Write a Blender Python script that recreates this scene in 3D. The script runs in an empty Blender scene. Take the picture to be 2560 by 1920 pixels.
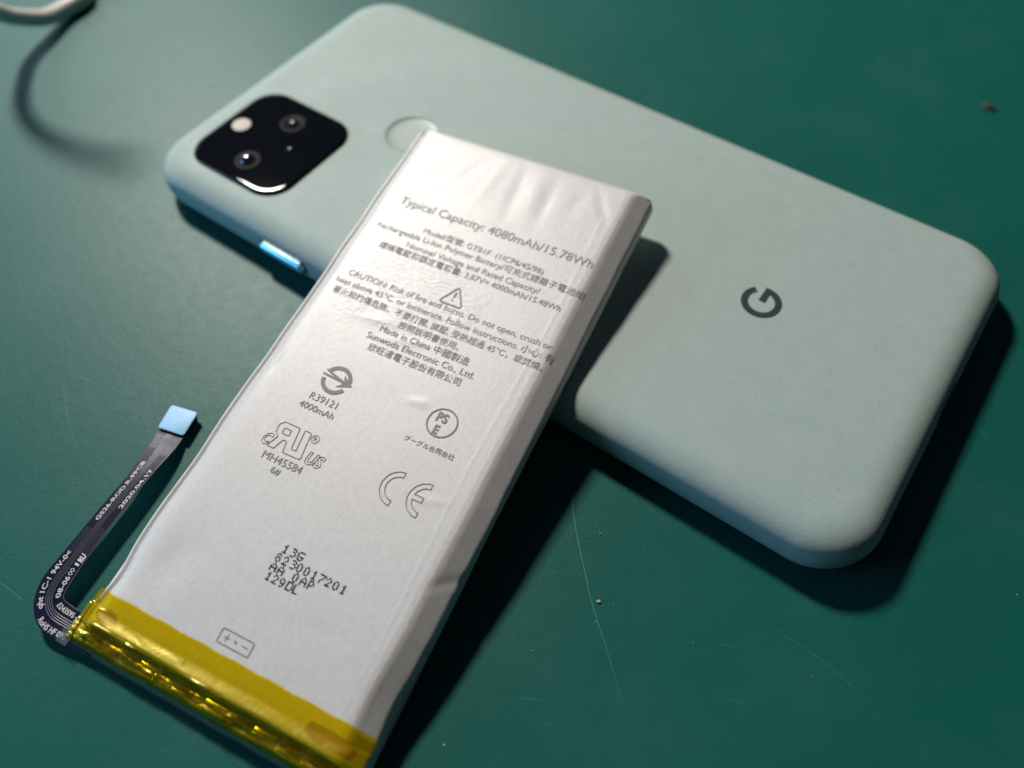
import bpy, bmesh, math, random
from mathutils import Vector, Matrix, Euler, noise, geometry

# ------------------------------------------------------------------ camera, world, lamps
sc = bpy.context.scene
col = sc.collection
MM = 0.001                      # everything below is written in millimetres

cam_d = bpy.data.cameras.new('camera')
cam = bpy.data.objects.new('camera', cam_d)
col.objects.link(cam)
cam.location = (57.0014 * MM, -91.2367 * MM, 111.4081 * MM)
cam.rotation_euler = Euler((0.584924, 0.0139415, 0.617015), 'XYZ')
cam_d.sensor_width = 36
cam_d.lens = 2017.73 / 2560 * 36
cam_d.clip_start = 0.005
cam_d.clip_end = 20
cam_d.dof.use_dof = True
cam_d.dof.focus_distance = 0.1165
cam_d.dof.aperture_fstop = 10.0
cam_d.dof.aperture_blades = 0
sc.camera = cam

sc.view_settings.view_transform = 'Standard'
sc.view_settings.look = 'None'
sc.view_settings.exposure = 0.0
sc.view_settings.gamma = 1.0
sc.view_settings.use_curve_mapping = False
sc.cycles.use_denoising = True
sc.cycles.max_bounces = 8
sc.cycles.transparent_max_bounces = 16
sc.cycles.caustics_reflective = False
sc.cycles.caustics_refractive = False
sc.cycles.sample_clamp_indirect = 6.0

world = bpy.data.worlds.new('World')
sc.world = world
world.use_nodes = True
bg = world.node_tree.nodes['Background']
bg.inputs['Color'].default_value = (0.55, 0.75, 1.0, 1)
bg.inputs['Strength'].default_value = 0.030

def area(name, direction, dist, size, power, colr, target=(0, -20, 5), shape='DISK', sy=None):
    d = Vector(direction).normalized()
    l = bpy.data.lights.new(name, 'AREA')
    l.shape = shape
    l.size = size * MM
    if sy: l.size_y = sy * MM
    l.energy = power
    l.color = colr
    o = bpy.data.objects.new(name, l)
    col.objects.link(o)
    o.location = (Vector(target) + d * dist) * MM
    o.rotation_euler = d.to_track_quat('Z', 'Y').to_euler()
    return o
area('desk_lamp_light', (-0.95, 0.48, 1.0), 850, 110, 8.7, (1.0, 0.935, 0.865))
area('window_light', (-1.0, -0.85, 0.37), 650, 330, 1.7, (0.28, 0.60, 1.0), shape='RECTANGLE', sy=240)
area('room_light', (-1.0, 0.38, 0.42), 900, 500, 0.8, (0.70, 0.90, 1.0), shape='RECTANGLE', sy=220)

# ------------------------------------------------------------------ material helpers
def mat_new(name):
    m = bpy.data.materials.new(name)
    m.use_nodes = True
    nt = m.node_tree
    return m, nt, nt.nodes, nt.links, nt.nodes['Principled BSDF']

def N(nt, typ, **kw):
    n = nt.nodes.new(typ)
    for k, v in kw.items():
        if k in n.inputs: n.inputs[k].default_value = v
        else: setattr(n, k, v)
    return n

def simple(name, base, rough=0.5, metal=0.0, spec=0.5, coat=0.0, grain=None, var=0.0, vscale=300):
    m, nt, nodes, links, p = mat_new(name)
    p.inputs['Base Color'].default_value = (*base, 1)
    p.inputs['Roughness'].default_value = rough
    p.inputs['Metallic'].default_value = metal
    p.inputs['Specular IOR Level'].default_value = spec
    p.inputs['Coat Weight'].default_value = coat
    p.inputs['Coat Roughness'].default_value = 0.06
    tc = N(nt, 'ShaderNodeTexCoord')
    nz = N(nt, 'ShaderNodeTexNoise', Scale=vscale, Detail=4.0)
    links.new(tc.outputs['Object'], nz.inputs['Vector'])
    if var:
        mx = N(nt, 'ShaderNodeMix', data_type='RGBA')
        mx.inputs['A'].default_value = (*[c * (1 - var) for c in base], 1)
        mx.inputs['B'].default_value = (*[min(1, c * (1 + var)) for c in base], 1)
        links.new(nz.outputs['Fac'], mx.inputs['Factor'])
        links.new(mx.outputs['Result'], p.inputs['Base Color'])
    if grain:
        gs, gd, st = grain
        g = N(nt, 'ShaderNodeTexNoise', Scale=gs, Detail=3.0)
        links.new(tc.outputs['Object'], g.inputs['Vector'])
        b = N(nt, 'ShaderNodeBump', Strength=st, Distance=gd)
        links.new(g.outputs['Fac'], b.inputs['Height'])
        links.new(b.outputs['Normal'], p.inputs['Normal'])
    return m

def ramp(nt, src, a, b, ca=(0, 0, 0, 1), cb=(1, 1, 1, 1)):
    r = N(nt, 'ShaderNodeValToRGB')
    r.color_ramp.elements[0].position = a
    r.color_ramp.elements[0].color = ca
    r.color_ramp.elements[1].position = b
    r.color_ramp.elements[1].color = cb
    nt.links.new(src, r.inputs['Fac'])
    return r

# ---- green silicone work mat
def make_mat_material():
    m, nt, nodes, links, p = mat_new('green_mat')
    tc = N(nt, 'ShaderNodeTexCoord')
    big = N(nt, 'ShaderNodeTexNoise', Scale=38.0, Detail=5.0, Roughness=0.6)
    fine = N(nt, 'ShaderNodeTexNoise', Scale=2300.0, Detail=3.0)
    mid = N(nt, 'ShaderNodeTexNoise', Scale=420.0, Detail=6.0, Roughness=0.65)
    dust = N(nt, 'ShaderNodeTexVoronoi', Scale=330.0, Randomness=1.0)
    for n in (big, fine, mid, dust): links.new(tc.outputs['Object'], n.inputs['Vector'])
    base = N(nt, 'ShaderNodeMix', data_type='RGBA')
    base.inputs['A'].default_value = (0.004, 0.090, 0.074, 1)
    base.inputs['B'].default_value = (0.007, 0.108, 0.090, 1)
    links.new(big.outputs['Fac'], base.inputs['Factor'])
    # greyish wiped residue
    rs = ramp(nt, big.outputs['Fac'], 0.50, 0.80)
    sm = N(nt, 'ShaderNodeMath', operation='MULTIPLY')
    links.new(rs.outputs['Color'], sm.inputs[0]); sm.inputs[1].default_value = 0.16
    res = N(nt, 'ShaderNodeMix', data_type='RGBA')
    res.inputs['B'].default_value = (0.075, 0.15, 0.135, 1)
    links.new(sm.outputs[0], res.inputs['Factor'])
    links.new(base.outputs['Result'], res.inputs['A'])
    # tiny pale dust
    dr = ramp(nt, dust.outputs['Distance'], 0.02, 0.045, (1, 1, 1, 1), (0, 0, 0, 1))
    gate = ramp(nt, mid.outputs['Fac'], 0.60, 0.66)
    dm = N(nt, 'ShaderNodeMath', operation='MULTIPLY')
    links.new(dr.outputs['Color'], dm.inputs[0]); links.new(gate.outputs['Color'], dm.inputs[1])
    dk = N(nt, 'ShaderNodeMath', operation='MULTIPLY')
    links.new(dm.outputs[0], dk.inputs[0]); dk.inputs[1].default_value = 0.5
    fin = N(nt, 'ShaderNodeMix', data_type='RGBA')
    fin.inputs['B'].default_value = (0.30, 0.33, 0.29, 1)
    links.new(dk.outputs[0], fin.inputs['Factor'])
    links.new(res.outputs['Result'], fin.inputs['A'])
    links.new(fin.outputs['Result'], p.inputs['Base Color'])
    rr = N(nt, 'ShaderNodeMapRange')
    rr.inputs['To Min'].default_value = 0.40; rr.inputs['To Max'].default_value = 0.50
    links.new(mid.outputs['Fac'], rr.inputs['Value'])
    links.new(rr.outputs['Result'], p.inputs['Roughness'])
    p.inputs['Specular IOR Level'].default_value = 0.23
    b1 = N(nt, 'ShaderNodeBump', Strength=0.35, Distance=0.00008)
    links.new(fine.outputs['Fac'], b1.inputs['Height'])
    b2 = N(nt, 'ShaderNodeBump', Strength=0.25, Distance=0.0002)
    links.new(mid.outputs['Fac'], b2.inputs['Height'])
    links.new(b1.outputs['Normal'], b2.inputs['Normal'])
    links.new(b2.outputs['Normal'], p.inputs['Normal'])
    return m

# ---- phone shell
def make_shell_material():
    m, nt, nodes, links, p = mat_new('sage_shell')
    tc = N(nt, 'ShaderNodeTexCoord')
    mott = N(nt, 'ShaderNodeTexNoise', Scale=260.0, Detail=6.0, Roughness=0.7)
    fine = N(nt, 'ShaderNodeTexNoise', Scale=2600.0, Detail=2.0)
    vo = N(nt, 'ShaderNodeTexVoronoi', Scale=1700.0)
    for n in (mott, fine, vo): links.new(tc.outputs['Object'], n.inputs['Vector'])
    base = N(nt, 'ShaderNodeMix', data_type='RGBA')
    base.inputs['A'].default_value = (0.310, 0.400, 0.368, 1)
    base.inputs['B'].default_value = (0.415, 0.502, 0.468, 1)
    links.new(mott.outputs['Fac'], base.inputs['Factor'])
    lowf = N(nt, 'ShaderNodeTexNoise', Scale=55.0, Detail=7.0, Roughness=0.68, Distortion=0.4)
    links.new(tc.outputs['Object'], lowf.inputs['Vector'])
    ro = N(nt, 'ShaderNodeMapRange'); ro.inputs['From Min'].default_value = 0.3; ro.inputs['From Max'].default_value = 0.7
    ro.inputs['To Min'].default_value = 0.52; ro.inputs['To Max'].default_value = 0.68
    links.new(lowf.outputs['Fac'], ro.inputs['Value']); links.new(ro.outputs['Result'], p.inputs['Roughness'])
    tn = N(nt, 'ShaderNodeMix', data_type='RGBA'); tn.inputs['B'].default_value = (0.395, 0.435, 0.405, 1)
    rf = ramp(nt, lowf.outputs['Fac'], 0.48, 0.72); sc_ = N(nt, 'ShaderNodeMath', operation='MULTIPLY'); sc_.inputs[1].default_value = 0.45
    links.new(rf.outputs['Color'], sc_.inputs[0]); links.new(sc_.outputs[0], tn.inputs['Factor']); links.new(base.outputs['Result'], tn.inputs['A'])
    dr = ramp(nt, vo.outputs['Distance'], 0.12, 0.24, (1, 1, 1, 1), (0, 0, 0, 1))
    g = ramp(nt, fine.outputs['Fac'], 0.46, 0.58)
    mm = N(nt, 'ShaderNodeMath', operation='MULTIPLY')
    links.new(dr.outputs['Color'], mm.inputs[0]); links.new(g.outputs['Color'], mm.inputs[1])
    mk = N(nt, 'ShaderNodeMath', operation='MULTIPLY')
    links.new(mm.outputs[0], mk.inputs[0]); mk.inputs[1].default_value = 0.6
    fin = N(nt, 'ShaderNodeMix', data_type='RGBA')
    fin.inputs['B'].default_value = (0.16, 0.22, 0.20, 1)
    links.new(mk.outputs[0], fin.inputs['Factor'])
    links.new(tn.outputs['Result'], fin.inputs['A'])
    links.new(fin.outputs['Result'], p.inputs['Base Color'])
    p.inputs['Roughness'].default_value = 0.60
    p.inputs['Specular IOR Level'].default_value = 0.22
    b1 = N(nt, 'ShaderNodeBump', Strength=0.40, Distance=0.00005)
    links.new(fine.outputs['Fac'], b1.inputs['Height'])
    b2 = N(nt, 'ShaderNodeBump', Strength=0.12, Distance=0.00006)
    links.new(mott.outputs['Fac'], b2.inputs['Height'])
    links.new(b1.outputs['Normal'], b2.inputs['Normal'])
    links.new(b2.outputs['Normal'], p.inputs['Normal'])
    return m

# ---- battery wrap
def make_pouch_material():
    m, nt, nodes, links, p = mat_new('silver_wrap')
    tc = N(nt, 'ShaderNodeTexCoord')
    mp = N(nt, 'ShaderNodeMapping')
    mp.inputs['Scale'].default_value = (1.0, 0.45, 1.0)
    links.new(tc.outputs['Object'], mp.inputs['Vector'])
    fib = N(nt, 'ShaderNodeTexNoise', Scale=2300.0, Detail=4.0, Roughness=0.65)
    links.new(mp.outputs['Vector'], fib.inputs['Vector'])
    cl = N(nt, 'ShaderNodeTexNoise', Scale=170.0, Detail=5.0, Roughness=0.6)
    links.new(tc.outputs['Object'], cl.inputs['Vector'])
    a = N(nt, 'ShaderNodeMix', data_type='RGBA')
    a.inputs['A'].default_value = (0.54, 0.52, 0.50, 1)
    a.inputs['B'].default_value = (0.74, 0.725, 0.705, 1)
    links.new(fib.outputs['Fac'], a.inputs['Factor'])
    links.new(a.outputs['Result'], p.inputs['Base Color'])
    p.inputs['Metallic'].default_value = 0.15
    p.inputs['Specular IOR Level'].default_value = 0.5
    rr = N(nt, 'ShaderNodeMapRange')
    rr.inputs['To Min'].default_value = 0.46; rr.inputs['To Max'].default_value = 0.56
    links.new(cl.outputs['Fac'], rr.inputs['Value'])
    links.new(rr.outputs['Result'], p.inputs['Roughness'])
    p.inputs['Coat Weight'].default_value = 0.10
    p.inputs['Coat Roughness'].default_value = 0.22
    b1 = N(nt, 'ShaderNodeBump', Strength=0.38, Distance=0.00005)
    links.new(fib.outputs['Fac'], b1.inputs['Height'])
    b2 = N(nt, 'ShaderNodeBump', Strength=0.05, Distance=0.00004)
    links.new(cl.outputs['Fac'], b2.inputs['Height'])
    links.new(b1.outputs['Normal'], b2.inputs['Normal'])
    # blistered patch where the clear layer has lifted
    sx = N(nt, 'ShaderNodeMapping')
    sx.inputs['Location'].default_value = (0.0075 / 0.0135, -0.0665 / 0.0085, 0)
    sx.inputs['Scale'].default_value = (1 / 0.0135, 1 / 0.0085, 0)
    links.new(tc.outputs['Object'], sx.inputs['Vector'])
    ln = N(nt, 'ShaderNodeVectorMath', operation='LENGTH')
    links.new(sx.outputs['Vector'], ln.inputs[0])
    wob = N(nt, 'ShaderNodeMath', operation='MULTIPLY_ADD')
    links.new(cl.outputs['Fac'], wob.inputs[0]); wob.inputs[1].default_value = 1.1
    links.new(ln.outputs['Value'], wob.inputs[2])
    mask = N(nt, 'ShaderNodeMapRange')
    mask.inputs['From Min'].default_value = 1.35; mask.inputs['From Max'].default_value = 1.60
    mask.inputs['To Min'].default_value = 1.0; mask.inputs['To Max'].default_value = 0.0
    links.new(wob.outputs[0], mask.inputs['Value'])
    mp2 = N(nt, 'ShaderNodeMapping')
    mp2.inputs['Rotation'].default_value = (0, 0, 0.25)
    mp2.inputs['Scale'].default_value = (0.6, 1.9, 1)
    links.new(tc.outputs['Object'], mp2.inputs['Vector'])
    bub = N(nt, 'ShaderNodeTexNoise', Scale=900.0, Detail=2.5, Distortion=1.5)
    links.new(mp2.outputs['Vector'], bub.inputs['Vector'])
    hm = N(nt, 'ShaderNodeMath', operation='MULTIPLY')
    links.new(bub.outputs['Fac'], hm.inputs[0]); links.new(mask.outputs['Result'], hm.inputs[1])
    b3 = N(nt, 'ShaderNodeBump', Strength=0.35, Distance=0.0002)
    links.new(hm.outputs[0], b3.inputs['Height'])
    links.new(b2.outputs['Normal'], b3.inputs['Normal'])
    links.new(b3.outputs['Normal'], p.inputs['Normal'])
    links.new(b3.outputs['Normal'], p.inputs['Coat Normal'])
    return m

# ---- amber polyimide film (see-through, glossy)
def film_material(name, tint, gloss_rough=0.12, wr=0.5, body=0.18, bodycol=(0.55, 0.42, 0.01), scale=350):
    m = bpy.data.materials.new(name); m.use_nodes = True
    nt = m.node_tree; nt.nodes.clear(); links = nt.links
    out = N(nt, 'ShaderNodeOutputMaterial')
    tr = N(nt, 'ShaderNodeBsdfTransparent'); tr.inputs['Color'].default_value = (*tint, 1)
    df = N(nt, 'ShaderNodeBsdfDiffuse'); df.inputs['Color'].default_value = (*bodycol, 1)
    gl = N(nt, 'ShaderNodeBsdfGlossy', Roughness=gloss_rough)
    gl.inputs['Color'].default_value = (1.0, 0.86, 0.30, 1) if bodycol[2] < 0.1 else (0.9, 0.95, 1, 1)
    tc = N(nt, 'ShaderNodeTexCoord')
    nz = N(nt, 'ShaderNodeTexNoise', Scale=scale, Detail=4.0, Distortion=0.8)
    links.new(tc.outputs['Object'], nz.inputs['Vector'])
    bp = N(nt, 'ShaderNodeBump', Strength=wr, Distance=0.0003)
    links.new(nz.outputs['Fac'], bp.inputs['Height'])
    links.new(bp.outputs['Normal'], gl.inputs['Normal'])
    m1 = N(nt, 'ShaderNodeMixShader'); m1.inputs['Fac'].default_value = body
    links.new(tr.outputs[0], m1.inputs[1]); links.new(df.outputs[0], m1.inputs[2])
    lw = N(nt, 'ShaderNodeLayerWeight', Blend=0.5)
    pw = N(nt, 'ShaderNodeMath', operation='POWER'); links.new(lw.outputs['Facing'], pw.inputs[0]); pw.inputs[1].default_value = 3.5
    fr = N(nt, 'ShaderNodeMath', operation='MULTIPLY_ADD'); links.new(pw.outputs[0], fr.inputs[0]); fr.inputs[1].default_value = 0.7; fr.inputs[2].default_value = 0.12
    m2 = N(nt, 'ShaderNodeMixShader')
    links.new(fr.outputs[0], m2.inputs['Fac'])
    links.new(m1.outputs[0], m2.inputs[1]); links.new(gl.outputs[0], m2.inputs[2])
    links.new(m2.outputs[0], out.inputs['Surface'])
    return m

M = {}
M['mat'] = make_mat_material()
M['shell'] = make_shell_material()
M['wrap'] = make_pouch_material()
M['amber'] = film_material('amber_film', (0.95, 0.80, 0.05), 0.22, 0.25, 0.17, (0.95, 0.70, 0.01), 260)
M['clear'] = film_material('clear_film', (0.86, 0.90, 0.93), 0.15, 0.4, 0.25, (0.30, 0.34, 0.36))
M['ink_grey'] = simple('grey_ink', (0.29, 0.28, 0.27), 0.6, spec=0.15)
M['ink_glare'] = simple('glare_paled_ink', (0.36, 0.35, 0.33), 0.6, spec=0.15)  # same grey ink, lightened for the lamp glare over the upper lines
M['ink_dark'] = simple('dark_ink', (0.030, 0.022, 0.045), 0.6, spec=0.2)
M['glass'] = simple('black_glass', (0.004, 0.005, 0.007), 0.025, spec=0.28)
M['glass_rim'] = simple('black_rim', (0.010, 0.010, 0.012), 0.16, spec=0.6, metal=0.2)
M['lens_ring'] = simple('dark_lens_ring', (0.0035, 0.003, 0.0035), 0.4, spec=0.02)
M['lens'] = simple('coated_lens', (0.012, 0.008, 0.02), 0.03, spec=1.0, coat=1.0)
M['lens_dim'] = simple('dim_lens', (0.014, 0.012, 0.014), 0.22, spec=0.25)
M['flash'] = simple('cream_diffuser', (0.62, 0.56, 0.48), 0.6, spec=0.2)
M['logo'] = simple('slate_logo', (0.050, 0.083, 0.095), 0.28, metal=0.3, spec=0.5)
M['button'] = simple('blue_lit_button', (0.36, 0.78, 1.0), 0.34, metal=0.85, spec=0.6, grain=(1500, 0.00003, 0.3))  # reflection of the blue light painted into the metal's base colour
M['screen'] = simple('screen_glass', (0.004, 0.005, 0.006), 0.1)
M['port'] = simple('port_black', (0.004, 0.004, 0.004), 0.4)
M['sensor'] = simple('sage_sensor', (0.33, 0.405, 0.37), 0.42, spec=0.4)
M['flex'] = simple('navy_flex', (0.008, 0.010, 0.030), 0.38, spec=0.10, var=0.2, vscale=500)
M['flex_side'] = simple('flex_edge', (0.22, 0.19, 0.13), 0.4)
M['trace'] = simple('flex_trace', (0.16, 0.15, 0.16), 0.35, metal=0.3)
M['silk'] = simple('white_silkscreen', (0.62, 0.62, 0.60), 0.6)
M['hatch'] = simple('hatched_copper', (0.045, 0.052, 0.095), 0.4, metal=0.2)
M['label'] = simple('pale_blue_label', (0.33, 0.60, 0.84), 0.5, spec=0.4, grain=(900, 0.00008, 0.4), var=0.06, vscale=500)
M['stiff'] = simple('connector_black', (0.012, 0.012, 0.013), 0.4)
M['pcb'] = simple('board_green', (0.16, 0.15, 0.07), 0.35, var=0.5, vscale=700)
M['chip'] = simple('chip_black', (0.012, 0.011, 0.010), 0.4)
M['solder'] = simple('bright_solder', (0.75, 0.72, 0.62), 0.22, metal=0.9)
M['nickel'] = simple('nickel_tab', (0.60, 0.58, 0.52), 0.25, metal=0.85, grain=(600, 0.0002, 0.5))
M['brown'] = simple('brown_potting', (0.36, 0.19, 0.06), 0.5, var=0.7, vscale=500)
M['cable'] = simple('white_cable', (0.66, 0.63, 0.58), 0.38, spec=0.5)
M['scratch'] = simple('pale_scratch', (0.028, 0.165, 0.135), 0.5)
M['crumb_pale'] = simple('pale_crumb', (0.42, 0.38, 0.32), 0.7, var=0.3, vscale=2000)
M['crumb_dark'] = simple('dark_crumb', (0.035, 0.022, 0.012), 0.7, var=0.3, vscale=2000)

# ------------------------------------------------------------------ object helpers
def link(name, verts, faces, mat, parent=None, smooth=True, angle=None):
    me = bpy.data.meshes.new(name)
    me.from_pydata([(v[0] * MM, v[1] * MM, v[2] * MM) for v in verts], [], faces)
    me.materials.append(mat)
    me.update()
    o = bpy.data.objects.new(name, me)
    col.objects.link(o)
    if smooth:
        for p in me.polygons: p.use_smooth = True
        if angle: 
            try: me.set_sharp_from_angle(angle=math.radians(angle))
            except Exception: pass
    if parent: o.parent = parent
    return o

def face_up(o):
    if sum(p.normal.z * p.area for p in o.data.polygons) < 0: o.data.flip_normals()

def empty(name, loc, rot=(0, 0, 0)):
    o = bpy.data.objects.new(name, None)
    col.objects.link(o)
    o.empty_display_size = 0.01
    o.location = Vector(loc) * MM
    o.rotation_euler = rot
    return o

def tag(o, label, cat, group=None):
    o['label'] = label; o['category'] = cat
    if group: o['group'] = group
    return o

def fix_normals(o):
    bm = bmesh.new(); bm.from_mesh(o.data)
    bmesh.ops.recalc_face_normals(bm, faces=bm.faces)
    bm.to_mesh(o.data); bm.free()

def rrect(hx, hy, r, n=10, cx=0, cy=0):
    out = []
    r = max(r, 0.01)
    for sx, sy, a0 in ((1, 1, 0), (-1, 1, 90), (-1, -1, 180), (1, -1, 270)):
        for i in range(n + 1):
            a = math.radians(a0 + 90 * i / n)
            out.append((cx + sx * (hx - r) + r * math.cos(a), cy + sy * (hy - r) + r * math.sin(a)))
    return out

def loft(rings, cap_top=True, cap_bot=True):
    v, f = [], []
    n = len(rings[0])
    for r in rings: v += r
    for k in range(len(rings) - 1):
        for i in range(n):
            j = (i + 1) % n
            f.append((k * n + i, k * n + j, (k + 1) * n + j, (k + 1) * n + i))
    if cap_bot: f.append(tuple(range(n))[::-1])
    if cap_top: f.append(tuple((len(rings) - 1) * n + i for i in range(n)))
    return v, f

def box(cx, cy, cz, sx, sy, sz, bev=0.08, rz=0.0, n=2):
    """bevelled box, centre cx cy, bottom cz"""
    rings = []
    for z, i in ((0, bev), (bev, 0), (sz - bev, 0), (sz, bev)):
        rg = rrect(sx / 2 - i, sy / 2 - i, max(bev - i * .5, .02), n)
        c, s = math.cos(rz), math.sin(rz)
        rings.append([(cx + x * c - y * s, cy + x * s + y * c, cz + z) for x, y in rg])
    return loft(rings)

def join(parts):
    V, F = [], []
    for v, f in parts:
        b = len(V); V += list(v); F += [tuple(b + i for i in q) for q in f]
    return V, F

def catmull(pts, t):
    n = len(pts) - 1
    x = max(0, min(n - 1e-6, t * n)); i = int(x); u = x - i
    p0 = Vector(pts[max(i - 1, 0)]); p1 = Vector(pts[i]); p2 = Vector(pts[i + 1]); p3 = Vector(pts[min(i + 2, n)])
    return 0.5 * ((2 * p1) + (p2 - p0) * u + (2 * p0 - 5 * p1 + 4 * p2 - p3) * u * u + (3 * p1 - p0 - 3 * p2 + p3) * u ** 3)

def tube(pts, rad, seg=16, n=80, caps=True):
    V, F = [], []
    for k in range(n + 1):
        p = catmull(pts, k / n)
        d = (catmull(pts, min(1, k / n + .004)) - catmull(pts, max(0, k / n - .004))).normalized()
        s = d.cross(Vector((0, 0, 1)))
        s = s.normalized() if s.length > 1e-4 else Vector((1, 0, 0))
        u = s.cross(d)
        for i in range(seg):
            a = 2 * math.pi * i / seg
            V.append(tuple(p + rad * (math.cos(a) * s + math.sin(a) * u)))
    for k in range(n):
        for i in range(seg):
            j = (i + 1) % seg
            F.append((k * seg + i, k * seg + j, (k + 1) * seg + j, (k + 1) * seg + i))
    if caps:
        F.append(tuple(range(seg))[::-1]); F.append(tuple(n * seg + i for i in range(seg)))
    return V, F

# built-in vector font -> flat triangles, unit em
_tc = {}
def text_mesh(s, bold=0.0, res=3):
    key = (s, bold, res)
    if key in _tc: return _tc[key]
    cu = bpy.data.curves.new('t', 'FONT')
    cu.body = s; cu.size = 1.0; cu.resolution_u = res; cu.offset = bold
    o = bpy.data.objects.new('t', cu)
    col.objects.link(o)
    bpy.context.view_layer.update()
    dg = bpy.context.evaluated_depsgraph_get()
    me = bpy.data.meshes.new_from_object(o.evaluated_get(dg))
    V = [(v.co.x, v.co.y) for v in me.vertices]
    F = [tuple(p.vertices) for p in me.polygons]
    bpy.data.objects.remove(o); bpy.data.curves.remove(cu); bpy.data.meshes.remove(me)
    _tc[key] = (V, F)
    return V, F

def outline_mesh(polys, w):
    """polys: closed 2-D outlines -> stroked line of width w"""
    V, F = [], []
    for P in polys:
        n = len(P); b = len(V)
        for i in range(n):
            a = Vector(P[i - 1]); c = Vector(P[i]); d = Vector(P[(i + 1) % n])
            e1 = (c - a).normalized(); e2 = (d - c).normalized()
            n1 = Vector((-e1.y, e1.x)); n2 = Vector((-e2.y, e2.x))
            m = (n1 + n2)
            if m.length < 1e-3: m = n1.copy()
            m.normalize(); k = 1 / max(0.45, m.dot(n1))
            V.append(tuple(c + m * (w / 2 * k))); V.append(tuple(c - m * (w / 2 * k)))
        for i in range(n):
            j = (i + 1) % n
            F.append((b + 2 * i, b + 2 * j, b + 2 * j + 1, b + 2 * i + 1))
    return V, F

def fill(poly):
    """triangulate one simple polygon"""
    tris = geometry.tessellate_polygon([[Vector((x, y, 0)) for x, y in poly]])
    return list(poly), [tuple(t) for t in tris]

def arc(cx, cy, r, a0, a1, n=20, ry=None):
    ry = r if ry is None else ry
    return [(cx + r * math.cos(math.radians(a0 + (a1 - a0) * i / n)), cy + ry * math.sin(math.radians(a0 + (a1 - a0) * i / n))) for i in range(n + 1)]

# ------------------------------------------------------------------ the work mat
mv, mf = [], []
def mat_z(x, y):
    return 0.0
V, F = box(0, 0, -2.0, 1300, 1300, 2.0, 0.4)
ground = link('work_surface', V, F, M['mat'], smooth=False)
ground['kind'] = 'structure'
ground['label'] = 'dark green silicone work mat with faint scratches and dust'

def scratch(pts, w=0.13, h=0.02):
    V, F = [], []
    n = 40
    for k in range(n + 1):
        t = k / n
        p = catmull(pts, t)
        d = (catmull(pts, min(1, t + .01)) - catmull(pts, max(0, t - .01))).normalized()
        s = Vector((-d.y, d.x, 0))
        ww = w * (0.25 + 0.75 * math.sin(math.pi * min(1, t * 1.05)) ** .6) * (0.8 + 0.4 * noise.noise(p * 0.9)) / 2
        for q, z in ((-1, 0.002), (0, h), (1, 0.002)):
            V.append((p.x + s.x * ww * q, p.y + s.y * ww * q, z))
    for k in range(n):
        for q in (0, 1):
            a = k * 3 + q
            F.append((a, a + 1, a + 4, a + 3))
    link('scratch', V, F, M['scratch'], ground)
scratch([(32.0, -41.8, 0), (32.9, -44.2, 0), (36.5, -48.4, 0), (40.4, -52.4, 0), (43.6, -55.6, 0), (49, -60.2, 0), (54.4, -65, 0)], 0.20, 0.03)
rnd = random.Random(5)
for _ in range(26):
    x, y = rnd.uniform(-130, 110), rnd.uniform(-110, 110); a = rnd.uniform(-1.2, 1.2); l = rnd.choice((1.5, 2.5, 4, 9, 16))
    if -74 < x < 74 and -38 < y < 38 or (-30 < x < 34 and -105 < y < -34): continue
    c, s = math.cos(a), math.sin(a); k = rnd.uniform(-.06, .06) * l
    scratch([(x - c * l / 2, y - s * l / 2, 0), (x - s * k, y + c * k, 0), (x + c * l / 2, y + s * l / 2, 0)], rnd.uniform(.04, .09), 0.008)
for (x, y, a, l) in ((-27, -102, 0.1, 9), (44, -71, 0.5, 3), (47, -72.5, 0.2, 2.2), (79, 3, -0.5, 4), (82, -7, -.3, 2.5), (62, -50, 0.3, 2.5),
                     (31.5, -75, -.9, 3.4), (66, -56, .2, 3.0), (-40, -60, 1.0, 3), (-46, -72, .3, 2.5), (58, -72, .9, 3), (84, 22, .4, 2.5)):
    c, s = math.cos(a), math.sin(a)
    scratch([(x - c * l / 2, y - s * l / 2, 0), (x + .1, y + .15, 0), (x + c * l / 2, y + s * l / 2, 0)], 0.09, 0.012)

# ------------------------------------------------------------------ smartphone
phone = empty('smartphone', (0, 0, 0))
tag(phone, 'sage green smartphone lying face down on the green mat under the battery', 'smartphone')
PX, PY, PR = 72.35, 35.2, 9.7
prof = [(0.02, 3.2), (0.02, 2.6), (0.10, 2.25), (0.45, 1.35), (0.9, 0.85), (1.5, 0.45), (2.3, 0.14), (3.2, 0.0), (4.1, 0.0), (4.9, 0.10), (5.6, 0.34),
        (6.2, 0.72), (6.75, 1.28), (7.2, 1.95), (7.55, 2.75), (7.8, 3.6), (7.93, 4.5), (7.985, 5.4), (8.0, 6.4), (8.0, 7.2)]
rings = [[(x, y, z) for x, y in rrect(PX - i, PY - i, max(PR - i * 0.85, 2.2), 18)] for z, i in prof]
V, F = loft(rings)
body = link('body', V, F, M['shell'], phone)

def cutter(V, F, target):
    c = link('cutter', V, F, M['port'], None, smooth=False)
    md = target.modifiers.new('b', 'BOOLEAN'); md.operation = 'DIFFERENCE'; md.object = c; md.solver = 'EXACT'
    bpy.context.view_layer.update()
    dg = bpy.context.evaluated_depsgraph_get()
    me = bpy.data.meshes.new_from_object(target.evaluated_get(dg))
    target.modifiers.clear()
    old = target.data; target.data = me; bpy.data.meshes.remove(old)
    me.name = target.name
    bpy.data.objects.remove(c)

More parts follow.
